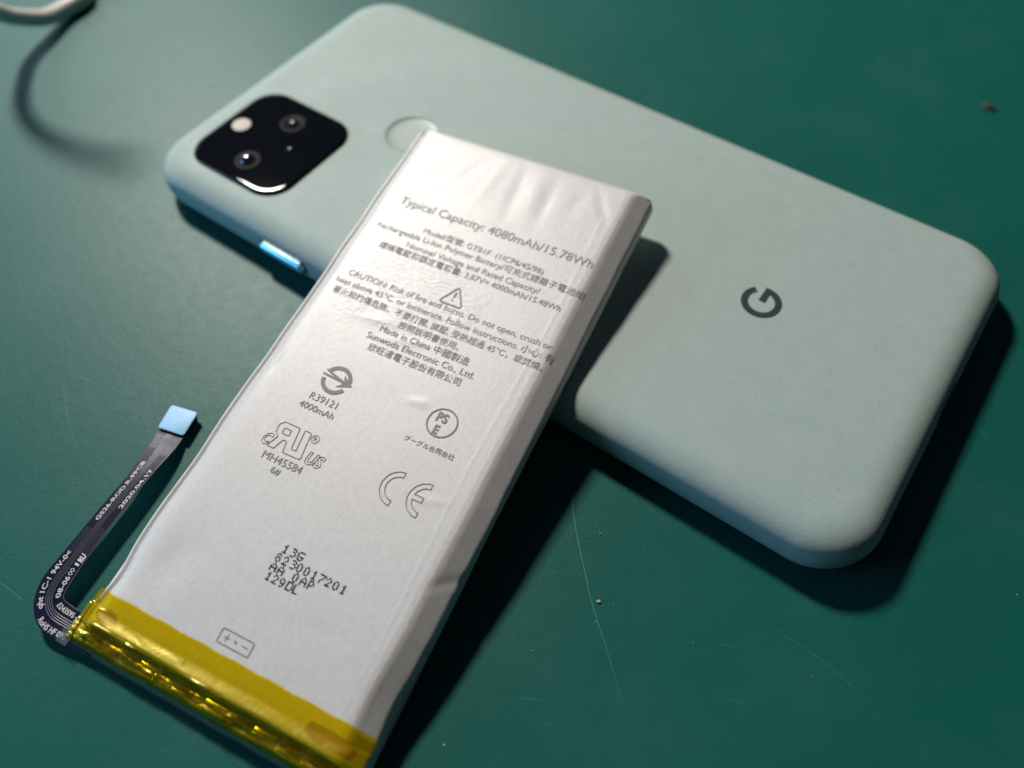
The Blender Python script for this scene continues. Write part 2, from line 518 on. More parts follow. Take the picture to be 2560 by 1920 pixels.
# fingerprint dish
FX, FR = -33.27, 5.35
def disc_ring(cx, cy, r, z, n=72): return [(cx + r * math.cos(2 * math.pi * i / n), cy + r * math.sin(2 * math.pi * i / n), z) for i in range(n)]
V, F = loft([disc_ring(FX, 0, 4.2, 7.50), disc_ring(FX, 0, 4.75, 7.55), disc_ring(FX, 0, 5.05, 7.68), disc_ring(FX, 0, 5.2, 7.85), disc_ring(FX, 0, 5.28, 8.3)])
cutter(V, F, body)
# camera pocket
CX, CY, CH = -54.12, -17.15, 12.0
V, F = loft([[(x, y, z) for x, y in rrect(CH + i, CH + i, 5.4 + i, 14, CX, CY)] for z, i in ((6.6, 0), (8.6, 0.03))])
cutter(V, F, body)
# usb slot
def stad_x(x, hy, r, cy, cz, n=10):
    out = []
    for i in range(n + 1):
        a = math.radians(-90 + 180 * i / n); out.append((x, cy + hy - r + r * math.cos(a), cz + r * math.sin(a)))
    for i in range(n + 1):
        a = math.radians(90 + 180 * i / n); out.append((x, cy - hy + r + r * math.cos(a), cz + r * math.sin(a)))
    return out
V, F = loft([stad_x(66, 4.35, 1.35, 0.8, 4.75), stad_x(74, 4.35, 1.35, 0.8, 4.75)])
cutter(V, F, body)
for p in body.data.polygons: p.use_smooth = True
try: body.data.set_sharp_from_angle(angle=math.radians(28))
except Exception: pass

V, F = loft([stad_x(66.2, 4.28, 1.28, 0.8, 4.75), stad_x(67.5, 4.28, 1.28, 0.8, 4.75)]); port = link('charging_port', V, F, M['port'], phone, smooth=False)
V, F = loft([stad_x(67.4, 3.2, .35, 0.8, 4.75), stad_x(71.2, 3.2, .35, 0.8, 4.75)]); link('tongue', V, F, M['chip'], port, smooth=False)
V, F = loft([[(x, y, z) for x, y in rrect(PX - i, PY - i, PR - 2.4, 14)] for z, i in ((0.003, 2.75), (0.018, 2.7))])
link('screen', V, F, M['screen'], phone, smooth=False)

# fingerprint sensor dish
rs = []
for r, z in ((0.05, 7.62), (1.5, 7.63), (3, 7.655), (4.2, 7.70), (4.75, 7.76), (5.05, 7.84), (5.16, 7.885)):
    rs.append(disc_ring(FX, 0, r, z))
V, F = loft(rs, cap_top=False, cap_bot=True)
link('fingerprint_sensor', V, F, M['sensor'], phone)

# camera window
cw = []
for z, i in ((6.7, 0.12), (8.02, 0.12), (8.26, 0.17), (8.42, 0.32), (8.50, 0.55), (8.535, 0.85), (8.535, 1.1)):
    cw.append([(x, y, z) for x, y in rrect(CH - i, CH - i, 5.35 - i * .8, 16, CX, CY)])
V, F = loft(cw)
window = link('camera_window', V, F, M['glass'], phone, angle=None)
def lathe(cx, cy, pr, n=40):
    return loft([disc_ring(cx, cy, r, z, n) for r, z in pr])
Z0 = 8.535
def lens(cx, cy, r, dome):
    V, F = lathe(cx, cy, [(r, Z0), (r, Z0 + .03), (r - .15, Z0 + .05), (r * .62, Z0 + .052), (r * .58, Z0 + .02)])
    l = link('lens', V, F, M['lens_ring'], window, angle=40)
    return l
def dome(cx, cy, r, h, mat, name, par, z=Z0 + .02):
    pr = [(r * math.cos(math.radians(a)) + .001, z + h * math.sin(math.radians(a))) for a in (0, 12, 25, 40, 55, 70, 82, 89)]
    V, F = lathe(cx, cy, pr, 32)
    return link(name, V, F, mat, par)
l1 = lens(-54.17, -11.0, 2.6, 0)
l2 = lens(-53.9, -23.6, 2.5, 0)
V, F = lathe(-62.2, -17.1, [(1.85, Z0), (1.85, Z0 + .03), (1.75, Z0 + .05), (0.3, Z0 + .07)]); link('flash', V, F, M['flash'], window)
V, F = lathe(-62.2, -17.1, [(2.15, Z0 - .01), (2.15, Z0 + .015), (1.8, Z0 + .02)]); link('flash_ring', V, F, M['lens_ring'], window)
dome(-54.17, -11.0, 1.1, .45, M['lens_dim'], 'lens_element', window, Z0 + .045)
dome(-53.9, -23.6, 1.5, .85, M['lens'], 'lens_element', window, Z0 + .045)
dome(-49.3, -16.9, 0.8, .35, M['lens_dim'], 'light_sensor', window, Z0)

# G logo, set flush in the shell
GX, GY, GO, GI = 40.45, 0.25, 3.35, 2.15
def gpoint(u, v):                  # u to the reader's right, v up (up is -x on this phone)
    return (GX - v, GY + u)
outer = arc(0, 0, GO, 40, 360 + 0, 46)
inner = arc(0, 0, GI, 360 - 13, 40, 40)
poly = outer + [(GO, 0.62)][:0]
poly = arc(0, 0, GO, 43, 352, 46) + [(GO, .0), (GO, 0.62), (0.1, 0.62), (0.1, -0.58), (GI - .02, -0.58)] + arc(0, 0, GI, 345 - 2, 43, 40)[1:]
# clean the start of the bar so that the outline stays simple
poly = [p for i, p in enumerate(poly) if i == 0 or (abs(p[0] - poly[i - 1][0]) + abs(p[1] - poly[i - 1][1])) > 1e-3]
P2, T2 = fill(poly)
n = len(P2)
V = [(*gpoint(u, v), 8.004) for u, v in P2] + [(*gpoint(u, v), 7.9) for u, v in P2]
F = [tuple(t) for t in T2] + [(i, (i + 1) % n, n + (i + 1) % n, n + i) for i in range(n)]
lg = link('logo', V, F, M['logo'], phone, smooth=False)

# power button on the near long side
def capsule_y(y, hx, hz, cx, cz, n=8):
    out = []
    for i in range(n + 1):
        a = math.radians(-90 + 180 * i / n); out.append((cx + hx - hz + hz * math.cos(a), y, cz + hz * math.sin(a)))
    for i in range(n + 1):
        a = math.radians(90 + 180 * i / n); out.append((cx - hx + hz + hz * math.cos(a), y, cz + hz * math.sin(a)))
    return out
BX = -34.8
V, F = loft([capsule_y(-34.6, 5.5, 1.1, BX, 4.0), capsule_y(-35.40, 5.5, 1.15, BX, 4.0), capsule_y(-35.72, 5.42, 1.05, BX, 4.0), capsule_y(-35.95, 5.25, .86, BX, 4.0), capsule_y(-36.10, 5.0, .6, BX, 4.0), capsule_y(-36.17, 4.7, .3, BX, 4.0), capsule_y(-36.18, 4.5, .1, BX, 4.0)])
bt = link('power_button', V, F, M['button'], phone); fix_normals(bt)
V, F = loft([capsule_y(-34.5, 5.8, 1.38, BX, 4.0), capsule_y(-35.215, 5.8, 1.38, BX, 4.0)])
bs = link('button_slot', V, F, M['port'], phone, smooth=False); fix_normals(bs)

# ------------------------------------------------------------------ battery
TH, LEN, HW = 4.597, 99.93, 22.875
YAW, PITCH, ROLL = 0.163247, 0.114356, -0.012083
BM = Matrix.Rotation(YAW, 3, 'Z') @ Matrix.Rotation(PITCH, 3, 'X') @ Matrix.Rotation(ROLL, 3, 'Y')
bat = empty('battery_pack', (10.790, -96.881, 0.397))
bat.rotation_euler = BM.to_euler()
tag(bat, 'flat silver battery pack with grey print and amber tape end, leaning on the phone', 'battery')

def interp(tab, x):
    if x <= tab[0][0]: return tab[0][1]
    for (a, b), (c, d) in zip(tab, tab[1:]):
        if x <= c:
            t = (x - a) / (c - a); return b + (d - b) * t
    return tab[-1][1]
PXL = [(-22.87, 1.0), (-22.75, 1.9), (-22.5, 2.3), (-22.2, 2.32), (-21.95, 2.05), (-21.75, 1.95), (-21.5, 2.25), (-21.1, 2.95), (-20.6, 3.60), (-20.0, 4.05), (-19.3, 4.33), (-18.3, 4.51), (-17.2, 4.58), (-16, 4.60),
       (16.3, 4.60), (17.2, 4.60), (18.4, 4.585), (19.2, 4.46), (20.0, 4.10), (20.8, 3.62), (21.6, 3.14), (22.2, 2.78), (22.5, 2.55), (22.72, 2.2), (22.87, 1.0)]
PYL = [(0, 1.3), (0.3, 1.75), (1.0, 1.85), (2.2, 1.9), (2.5, 2.6), (2.75, 3.6), (3.05, 4.1), (3.6, 4.33), (4.6, 4.50), (5.4, 4.6), (97.2, 4.6), (98.3, 4.45), (99.0, 4.0), (99.5, 3.2), (99.8, 2.2), (99.93, 1.1)]
def smin(a, b, k=0.35):
    h = max(k - abs(a - b), 0) / k
    return min(a, b) - h * h * k * 0.25
def gs(x, c, w): return math.exp(-((x - c) / w) ** 2)
def surf(x, y):
    # the right flank sags towards the tape end and is dented in two places
    xs = x
    if x > 15:
        wv = 0.16 * noise.noise(Vector((0.2, y * .09, 3.1))) + 0.07 * noise.noise(Vector((1.2, y * .33, 7.7)))
        k = min(1, (x - 15) / 5)
        xs = x + wv * k + 0.5 * k * gs(y, 11.5, 5.0) + 0.17 * k * gs(y - (x - 22) * 0.9, 28.5, 0.9)
    if x < -17:
        k = min(1, (-17 - x) / 3)
        xs = x - 0.30 * k * noise.noise(Vector((5.2, y * .12, 1.1))) - 0.6 * k * gs(y, 9.5, 3.4)
        xs = max(xs, -22.86)
    z = smin(interp(PXL, xs), interp(PYL, y), 0.45)
    z += 0.030 * noise.noise(Vector((x * .11, y * .07, 0.5)))
    inner = min(1, max(0, (21.5 - abs(x)) / 3)) * min(1, max(0, (99 - y) / 1.5)) * min(1, max(0, (y - 5) / 2))
    # pulled creases under the top end
    for cx, cy, sl, w, ly, a in ((1.0, 91, -.10, 1.0, 5.5, .13), (6.7, 91, -.06, .9, 5.0, .12), (4.0, 92, -.12, 1.1, 4.5, -.10), (-9, 91, .45, 1.3, 4.5, .10), (-13, 90, .6, 1.6, 5, .08), (11.5, 93, .1, 1.2, 3.5, .08), (-4, 92, .1, 1.0, 5, -.07), (15.5, 94, -.6, .8, 3, .12)):
        z -= .62 * inner * a * gs(x - sl * (y - cy), cx, w) * gs(y, cy, ly)
    z += inner * 0.015 * gs(x, 16.9 + .3 * math.sin(y * .11), 0.30) * (1 if y < 92 else 0)          # embossed seam
    # little dings
    for cx, cy, dx, dy, w, a in ((-18.6, 46.8, 0, 1.4, .28, .10), (4.6, 49.5, 1.1, .25, .25, -.08), (5.6, 49.4, .5, .3, .2, -.06), (-17.6, 92.6, .9, .5, .5, .14),
                                 (14.2, 36.8, 2.0, .2, .28, -.05), (-16.0, 83.0, 1.3, .3, .3, -.07), (-8.4, 59.6, 2.6, .25, .22, -.10), (-1.6, 58.0, 3.2, .3, .22, -.07), (-14.6, 14, 1.2, 2.8, 1.4, .14), (9, 15, 3.5, 1.0, 1.0, .03)):
        ux = (x - cx) / (abs(dx) + w); uy = (y - cy - (0.22 * (x - cx) if dx > 1 else 0)) / (abs(dy) + w)
        q = ux * ux + uy * uy
        if q < 6: z -= a * math.exp(-q)
    return z

def spread(a, b, tabs, step, fine):
    xs = set()
    x = a
    while x < b:
        xs.add(round(x, 3)); x += step
    xs.add(b)
    for lo, hi in tabs:
        x = lo
        while x < hi: xs.add(round(x, 3)); x += fine
    xs = sorted(v for v in xs if a <= v <= b)
    out = [xs[0]]
    for v in xs[1:]:
        if v - out[-1] > fine * .45: out.append(v)
    out[-1] = b
    return out
def grid_skin(xs, ys, fz, lo=0.30, skirt=0.25, corner=0.0, open_bottom=False):
    V, F = [], []
    nx, ny = len(xs), len(ys)
    for y in ys:
        for x in xs:
            X, Y = x, y
            V.append((X, Y, fz(x, y)))
    for j in range(ny - 1):
        for i in range(nx - 1):
            a = j * nx + i
            F.append((a, a + 1, a + nx + 1, a + nx))
    ring = [i for i in range(nx)] + [j * nx + nx - 1 for j in range(1, ny)] + [(ny - 1) * nx + i for i in range(nx - 2, -1, -1)] + [j * nx for j in range(ny - 2, 0, -1)]
    b = len(V)
    cx, cy = (xs[0] + xs[-1]) / 2, (ys[0] + ys[-1]) / 2
    for r in ring:
        x, y, z = V[r]
        V.append((x - math.copysign(skirt, x - cx) if abs(x - cx) > (xs[-1] - xs[0]) / 2 - .5 else x, y - math.copysign(skirt, y - cy) if abs(y - cy) > (ys[-1] - ys[0]) / 2 - .5 else y, lo))
    m = len(ring)
    for k in range(m):
        F.append((ring[k], b + k, b + (k + 1) % m, ring[(k + 1) % m]))
    if not open_bottom: F.append(tuple(b + k for k in range(m)))
    return V, F
xs = spread(-22.87, 22.87, ((-22.87, -17), (16, 22.87)), 0.55, 0.18)
ys = spread(0, 99.93, ((0, 6), (96, 99.93)), 0.5, 0.18)
V, F = grid_skin(xs, ys, surf, lo=0.25)
# soften the plan corners
W2 = []
for (x, y, z) in V:
    R_ = 1.4
    ax, ay = abs(x) - (22.87 - R_), y - (99.93 - R_)
    if ax > 0 and ay > 0:
        d = math.hypot(ax, ay); m_ = max(ax, ay)
        if d > 1e-6:
            s = m_ / d
            x = math.copysign((22.87 - R_) + ax * s, x); y = (99.93 - R_) + ay * s
    W2.append((x, y, z))
pouch = link('pouch', W2, F, M['wrap'], bat)
fix_normals(pouch)

# flat print draped on the wrap
def drape(V, F, mat, name='printed_text', lift=0.06):
    return link(name, [(x, y, surf(x, y) + lift) for x, y in V], F, mat, bat, smooth=False)
def print_text(s, x0, x1, yb, mat, bold=0.0, hscale=1.0, name='printed_text', size=None):
    V, F = text_mesh(s, bold)
    if not V: return
    a = min(v[0] for v in V); b = max(v[0] for v in V)
    k = (x1 - x0) / (b - a)
    ky = k * hscale if size is None else size
    return drape([(x0 + (vx - a) * k, yb + vy * ky) for vx, vy in V], F, mat, name)
S_, G_ = M['ink_glare'], M['ink_grey']
B1 = 0.0
print_text('Typical Capacity: 4080mAh/15.78Wh', -16.6, 18.9, 81.5, S_, B1)
print_text('Model/\u578b\u865f: GTB1F  (1ICP6/45/98)', -9.7, 12.2, 77.45, S_, B1)
print_text('Rechargeable Li-Ion Polymer Battery/\u53ef\u5145\u5f0f\u92f0\u96e2\u5b50\u96fb\u6c60\u7d44', -17.7, 20.0, 75.72, S_, B1)
print_text('Nominal Voltage and Rated Capacity/', -11.0, 13.2, 73.78, S_, B1)
print_text('\u6a19\u7a31\u96fb\u58d3\u548c\u984d\u5b9a\u96fb\u5bb9\u91cf: 3.87V= 4000mAh/15.48Wh', -15.3, 17.6, 72.1, S_, B1)
print_text('CAUTION: Risk of fire and burns. Do not open, crush or', -17.1, 19.2, 65.3, S_, B1)
print_text('heat above 45\u00b0C, or incinerate. Follow instructions. \u5c0f\u5fc3: \u6709', -18.3, 20.3, 63.4, S_, B1)
print_text('\u8457\u706b\u548c\u707c\u50b7\u5371\u96aa\u3002\u4e0d\u8981\u6253\u958b, \u64e0\u58d3, \u53d7\u71b1\u8d85\u904e 45\u00b0C\uff0c\u6216\u711a\u71d2\u3002', -17.8, 19.4, 61.5, S_, B1)
print_text('\u6309\u7167\u8aaa\u660e\u66f8\u4f7f\u7528\u3002', -4.5, 6.2, 59.65, S_, B1)
print_text('Made in China \u4e2d\u570b\u88fd\u9020', -6.8, 8.8, 57.9, G_, B1)
print_text('Sunwoda Electronic Co., Ltd.', -8.2, 10.6, 56.1, G_, B1)
print_text('\u6b23\u65fa\u9054\u96fb\u5b50\u80a1\u4efd\u6709\u9650\u516c\u53f8', -6.9, 9.2, 54.3, G_, B1)
print_text('R39121', -10.7, -5.95, 43.4, G_, B1)
print_text('4000mAh', -11.5, -5.5, 41.7, G_, B1)
print_text('MH45584', -11.95, -5.2, 32.4, G_, B1)
print_text('6#', -9.5, -7.95, 30.95, G_, B1)
print_text('\u30b0\u30fc\u30b0\u30eb\u5408\u540c\u4f1a\u793e', 5.8, 14.0, 43.3, G_, B1)

# warning triangle
def rounded(pts, r, n=5):
    out = []
    m = len(pts)
    for i in range(m):
        p = Vector(pts[i]); a = (Vector(pts[i - 1]) - p).normalized(); b = (Vector(pts[(i + 1) % m]) - p).normalized()
        ang = a.angle(b); d = min(r / math.tan(ang / 2), (Vector(pts[i - 1]) - p).length * .45, (Vector(pts[(i + 1) % m]) - p).length * .45)
        s = p + a * d; e = p + b * d
        for k in range(n + 1):
            t = k / n
            out.append(tuple((1 - t) ** 2 * s + 2 * t * (1 - t) * p + t * t * e))
    return out
tv, tf = outline_mesh([rounded([(-0.85, 66.55), (3.2, 66.55), (1.17, 70.1)], .35)], 0.24)
e1 = fill([(1.0, 69.0), (1.34, 69.0), (1.27, 67.85), (1.07, 67.85)])
e2 = fill(arc(1.17, 67.45, .17, 0, 345, 12))
V, F = join([(tv, tf), e1, e2]); drape(V, F, G_, 'warning_symbol')

# round mark: broken ring and arrow
c0 = (-8.34, 47.67)
def ringseg(cx, cy, ro, ri, a0, a1, n=22, ry=1.0):
    o = arc(cx, cy, ro, a0, a1, n, ro * ry); i = arc(cx, cy, ri, a1, a0, n, ri * ry)
    return fill(o + i)
pa = [ringseg(*c0, 2.42, 1.78, 8, 150), ringseg(*c0, 2.42, 1.78, 188, 330)]
pa.append(fill([(-10.9, 48.15), (-10.9, 47.85), (-6.9, 47.55), (-6.9, 47.9)][::1]))
pa.append(fill([(-10.8, 48.9), (-10.6, 48.6), (-7.6, 47.7), (-7.2, 48.0)]))
pa.append(fill([(-7.6, 48.9), (-5.5, 47.6), (-8.0, 46.6), (-7.0, 47.65)]))
V, F = join(pa); drape(V, F, G_, 'certification_mark')

# recognised component mark: outlined letters
def poly_outline_text(name, polys, w=0.13): 
    V, F = outline_mesh(polys, w); drape(V, F, G_, name)
RU = []
# mirrored R (outer, counter) joined to a slanted U
RU.append(rounded([(-9.2, 38.6), (-11.7, 38.6), (-12.35, 37.95), (-12.2, 36.7), (-11.5, 36.15), (-12.25, 34.3), (-11.05, 34.3), (-10.45, 36.0), (-9.85, 36.0), (-9.45, 34.3), (-6.6, 34.3), (-6.45, 34.6),
                   (-7.1, 38.6), (-8.2, 38.6), (-7.75, 35.25), (-8.55, 35.25), (-9.1, 38.6)], 0.18, 3))
RU.append(rounded([(-10.1, 37.75), (-11.1, 37.75), (-11.3, 37.5), (-11.2, 36.85), (-10.0, 36.85)], .08, 3))
poly_outline_text('certification_mark', RU, 0.13)
def outline_glyphs(s, x0, x1, y0, h, w, slant=0.18):
    V, F = text_mesh(s, 0.035, 2)
    # boundary edges of the filled glyph -> thin stroke
    from collections import Counter
    ec = Counter()
    for f in F:
        for i in range(len(f)):
            e = (f[i], f[(i + 1) % len(f)]); ec[tuple(sorted(e))] += 1
    a = min(v[0] for v in V); b = max(v[0] for v in V); lo = min(v[1] for v in V); hi = max(v[1] for v in V)
    P = [(x0 + (x - a) / (b - a) * (x1 - x0) + slant * (y - lo) / (hi - lo) * h, y0 + (y - lo) / (hi - lo) * h) for x, y in V]
    OV, OF = [], []
    for (i, j), c in ec.items():
        if c != 1: continue
        p, q = Vector(P[i]), Vector(P[j]); d = q - p
        if d.length < 1e-5: continue
        d.normalize(); nn = Vector((-d.y, d.x)) * (w / 2); e = d * (w * .3); k = len(OV)
        OV += [tuple(p - e + nn), tuple(q + e + nn), tuple(q + e - nn), tuple(p - e - nn)]; OF.append((k, k + 1, k + 2, k + 3))
    return OV, OF
V, F = outline_glyphs('C', -13.6, -12.4, 34.3, 1.95, 0.10); drape(V, F, G_)
V, F = outline_glyphs('US', -5.9, -3.2, 34.15, 1.95, 0.10); drape(V, F, G_)
tv, tf = outline_mesh([arc(-6.1, 38.0, .62, 0, 348, 28)], .10)
rv, rf = text_mesh('R', 0.01); ra = max(v[0] for v in rv)
V, F = join([(tv, tf), ([(-6.1 + (x - ra / 2) * 0.98, 37.68 + y * .95) for x, y in rv], rf)]); drape(V, F, G_, 'certification_mark')

# PS E in a circle
tv, tf = outline_mesh([arc(9.8, 47.87, 2.27, 0, 355, 70)], .24)
parts = [(tv, tf)]
for s, ox, oy, sz in (('PS', 8.55, 47.95, 2.05), ('E', 9.0, 45.95, 1.95)):
    v, f = text_mesh(s, 0.035); parts.append(([(ox + x * sz * .92, oy + y * sz) for x, y in v], f))
V, F = join(parts); drape(V, F, G_, 'certification_mark')

# CE, outlined
def c_outline(cx, cy, ro, ri, gap=52):
    return arc(cx, cy, ro, gap, 360 - gap, 30) + arc(cx, cy, ri, 360 - gap * 1.0, gap, 26)
ro, ri = 2.62, 1.86
cxc, cyc = 8.9, 36.25
Cp = arc(cxc, cyc, ro, 92, 268, 30) + arc(cxc, cyc, ri, 268, 92, 26)
cxe = 13.25
m1, m2 = 0.38, -0.38
Ep = arc(cxe, cyc, ro, 92, 268, 30) + arc(cxe, cyc, ri, 268, 180 + 12, 14) + [(cxe - .35, cyc + m2), (cxe - .35, cyc + m1)] + arc(cxe, cyc, ri, 180 - 12, 92, 14)
tv = outline_mesh([Cp, Ep], .13)
drape(*tv, G_, 'certification_mark')

# plus / minus pictogram
bx = [(-2.65, 8.2), (2.35, 8.2), (2.3, 10.05), (-2.7, 10.05)]
tv = outline_mesh([rounded(bx, .28)], .15)
def bar(x, y, w, h): return fill([(x - w / 2, y - h / 2), (x + w / 2, y - h / 2), (x + w / 2, y + h / 2), (x - w / 2, y + h / 2)])
V, F = join([tv, bar(-1.55, 9.12, .95, .14), bar(-1.55, 9.12 + .29, .14, .4), bar(-1.55, 9.12 - .29, .14, .4), fill(arc(-.2, 9.12, .2, 0, 345, 14)), bar(1.3, 9.12, .95, .14)])
drape(V, F, G_, 'polarity_symbol')

# ink-jet dot text
DOT = {'1': ['..#..', '.##..', '..#..', '..#..', '..#..', '.###.'], '3': ['.###.', '....#', '..##.', '....#', '....#', '.###.'], 'G': ['.####', '#....', '#....', '#.###', '#...#', '.###.'],
       '8': ['.##..', '#..#.', '.##..', '#..#.', '#..#.', '.##..'], '2': ['.##..', '#..#.', '...#.', '..#..', '.#...', '####.'], '0': ['.##..', '#..#.', '#..#.', '#..#.', '#..#.', '.##..'],
       '7': ['#####', '....#', '...#.', '..#..', '.#...', '.#...'], 'A': ['..#..', '.#.#.', '#...#', '#####', '#...#', '#...#'], 'P': ['###..', '#..#.', '#..#.', '###..', '#....', '#....'],
       '9': ['.##..', '#..#.', '#..#.', '.###.', '...#.', '.##..'], 'D': ['####.', '#...#', '#...#', '#...#', '#...#', '####.'], 'L': ['#....', '#....', '#....', '#....', '#....', '####.'], ' ': ['.....'] * 6}
def dots(s, x0, yb, pitch, dx=0.195, dy=0.208):
    rd = random.Random(len(s) + 3)
    parts = []
    for k, ch in enumerate(s):
        for r, row in enumerate(DOT[ch]):
            for c, q in enumerate(row):
                if q == '#':
                    cx = x0 + k * pitch + c * dx + rd.uniform(-.02, .02); cy = yb + (5 - r) * dy + rd.uniform(-.02, .02) + 0.02 * k * 0
                    parts.append(fill(arc(cx, cy, .115 + rd.uniform(-.012, .018), 0, 315, 7, .108)))
    V, F = join(parts)
    drape(V, F, M['ink_dark'])
dots('13G', -1.35, 21.85, 1.22)
dots('8230017201', -1.55, 20.45, 1.155)
dots('AA 0AP', -1.55, 19.1, 1.22)
dots('129DL', -1.45, 17.75, 1.12)

# ---- tape end: board, parts and amber film
V, F = box(0.3, 1.25, 1.95, 43.5, 2.1, .32, .06); link('circuit_board', V, F, M['pcb'], bat, smooth=False)
comps = [('chip', -12.9, 1.75, 2.9, 1.0, .75), ('chip', -4.4, 1.6, 2.9, 1.1, .8), ('chip', 5.6, 1.5, 1.7, 1.3, .7), ('chip', 12.6, 1.65, 2.3, 1.2, .75), ('chip', 16.9, 1.45, 2.2, 1.2, .7), ('chip', -19.0, 1.6, 2.0, 1.1, .7)]
for nme, x, y, w, d, h in comps:
    V, F = box(x, y, 2.27, w, d, h, .07); link('component', V, F, M['chip'], bat, smooth=False)
for (x, y, w, d, h, m) in ((-8.3, .85, .5, .95, .45, 'solder'), (-4.3, .75, 2.2, .4, .55, 'solder'), (1.9, .65, 5.4, .42, .6, 'nickel'), (2.2, 1.55, 5.0, .5, .75, 'nickel'), (12.2, .65, 2.4, .45, .5, 'solder'), (16.2, .7, 3.0, .35, .5, 'solder'),
                           (-9.5, 1.5, 3.8, .8, .35, 'nickel'), (8.9, 1.3, 3.4, .9, .35, 'nickel'), (-15.6, 1.2, 1.6, .7, .4, 'brown'), (20.3, 1.3, 1.8, 1.1, .5, 'solder'), (-20.9, .9, .9, .8, .6, 'nickel'), (-1.0, .45, .35, .35, .3, 'solder'), (-.4, .4, .35, .35, .3, 'solder')):
    V, F = box(x, y, 2.27, w, d, h, .1); link('solder_tab', V, F, M[m], bat)
# brown adhesive patches and fold lines that show through the film on the shoulder
def patch(x, y, w, d, mat, name, lift=.03, rot=0.0):
    gx, gy = 10, 6
    V, F = [], []
    for j in range(gy + 1):
        for i in range(gx + 1):
            u, v = i / gx * 2 - 1, j / gy * 2 - 1
            k = 1 - 0.30 * (abs(u * v)) + .20 * noise.noise(Vector((x + u, y + v, 2)))
            px, py = x + u * w / 2 * k, y + v * d / 2 * k
            V.append((px, py, surf(px, py) + lift))
    for j in range(gy):
        for i in range(gx):
            a = j * (gx + 1) + i; F.append((a, a + 1, a + gx + 2, a + gx + 1))
    return link(name, V, F, mat, bat)
patch(-18.3, 4.3, 4.2, 2.1, M['brown'], 'adhesive_patch')
patch(17.2, 4.5, 7.6, 2.3, M['brown'], 'adhesive_patch')
for x in (-5.0, 13.0):
    patch(x, 4.05, .16, 1.25, M['chip'], 'tape_seam', .034)

TAPE_Y = [(-1.05, .10), (-.9, .55), (-.65, 1.25), (-.4, 1.9), (-.1, 2.45), (.3, 2.85), (.9, 3.12), (1.7, 3.28), (2.2, 3.75), (2.5, 4.5), (2.7, 4.98), (2.9, 5.14), (3.15, 5.10), (3.5, 4.98), (4.1, 4.80), (4.7, 4.64), (5.0, 4.66), (5.4, 4.72), (7.3, 4.72)]
def tape_z(x, y):
    zx = interp(PXL, max(-22.8, min(22.7, x))) + (0.12 if y > 5 else 0.65)
    if x < -19.5: zx = max(zx, 3.9 - (-19.5 - x) * 0.85)
    if x > 19.5: zx = max(zx, surf(min(x, 22.6), max(y, 3.2)) + .09)
    if y < 2.6: zx = zx if x > 19 else max(zx, 2.3 + 0)
    z = smin(interp(TAPE_Y, y), zx + (0.0), .3)
    w = max(0, min(1, (3.1 - y) / .5)) * max(0, min(1, (y + .9) / .5))
    z += w * (0.30 * noise.noise(Vector((x * .22 + .3 * y, y * 1.7, 4.2))) + .14 * noise.noise(Vector((x * .5 + y, y * 3.0, 9.1))) + .05 * noise.noise(Vector((x * 1.6, y * 3.2, 1))))
    # tenting over the tall parts
    for cx, cw, a in ((-4.4, 2.0, .16), (2.3, 3.4, .34), (-12.9, 2.0, .15), (12.5, 1.8, .2), (-20, 2.2, .25), (16.5, 1.8, .2)):
        z += w * a * gs(x, cx, cw) * gs(y, 1.3, 1.0)
    s = max(0, min(1, (y - 3.1) / .6))
    z += s * (.018 * noise.noise(Vector((x * .35, y * 1.1, 7))) + .012 * noise.noise(Vector((x * 2.5, y * .5, 3))))
    if y > 2.9: z = max(z, surf(max(-22.8, min(22.7, x)), y) + .075) if x > -21 else z
    return z
txs = spread(-23.25, 22.36, ((-23.25, -18), (19, 22.36)), 0.22, 0.16)
tys = spread(-1.05, 7.15, ((-1.05, 3.4),), 0.2, 0.11)
V, F = [], []
nx = len(txs)
for y in tys:
    for x in txs: V.append((x, y + (0.06 * math.sin(x * 1.1) if y > 7.1 else 0) - (0.12 * noise.noise(Vector((x * .3, 1, 1))) if y < -.6 else 0), tape_z(x, y)))
for j in range(len(tys) - 1):
    for i in range(nx - 1):
        a = j * nx + i; F.append((a, a + 1, a + nx + 1, a + nx))
# left flank of the film, folded down
b = len(V)
for j, y in enumerate(tys):
    x0, y0, z0 = V[j * nx]
    V.append((x0 - .28, y0, max(.1, z0 * .55))); V.append((x0 - .30, y0, max(0.02, z0 * .1)))
for j in range(len(tys) - 1):
    F.append((j * nx, j * nx + nx, b + 2 * j + 2, b + 2 * j)); F.append((b + 2 * j, b + 2 * j + 2, b + 2 * j + 3, b + 2 * j + 1))
tape = link('amber_tape', V, F, M['amber'], bat)
fix_normals(tape); face_up(tape)
# clear film lip along the bottom edge
V, F = [], []
lx = [(-23.3 + k * 0.35) for k in range(131)]
for x in lx:
    w = .12 * noise.noise(Vector((x * .25, 3, 3)))
    for (dy, z) in ((-.55, 2.05), (-.85, 1.75), (-1.15, 1.2), (-1.32, .65), (-1.42, .05)):
        V.append((x, dy + w + .18, z + .12 * noise.noise(Vector((x * .5, z, 5)))))
for i in range(len(lx) - 1):
    for k in range(4):
        a = i * 5 + k; F.append((a, a + 1, a + 6, a + 5))
lip = link('clear_film', V, F, M['clear'], bat); face_up(lip)

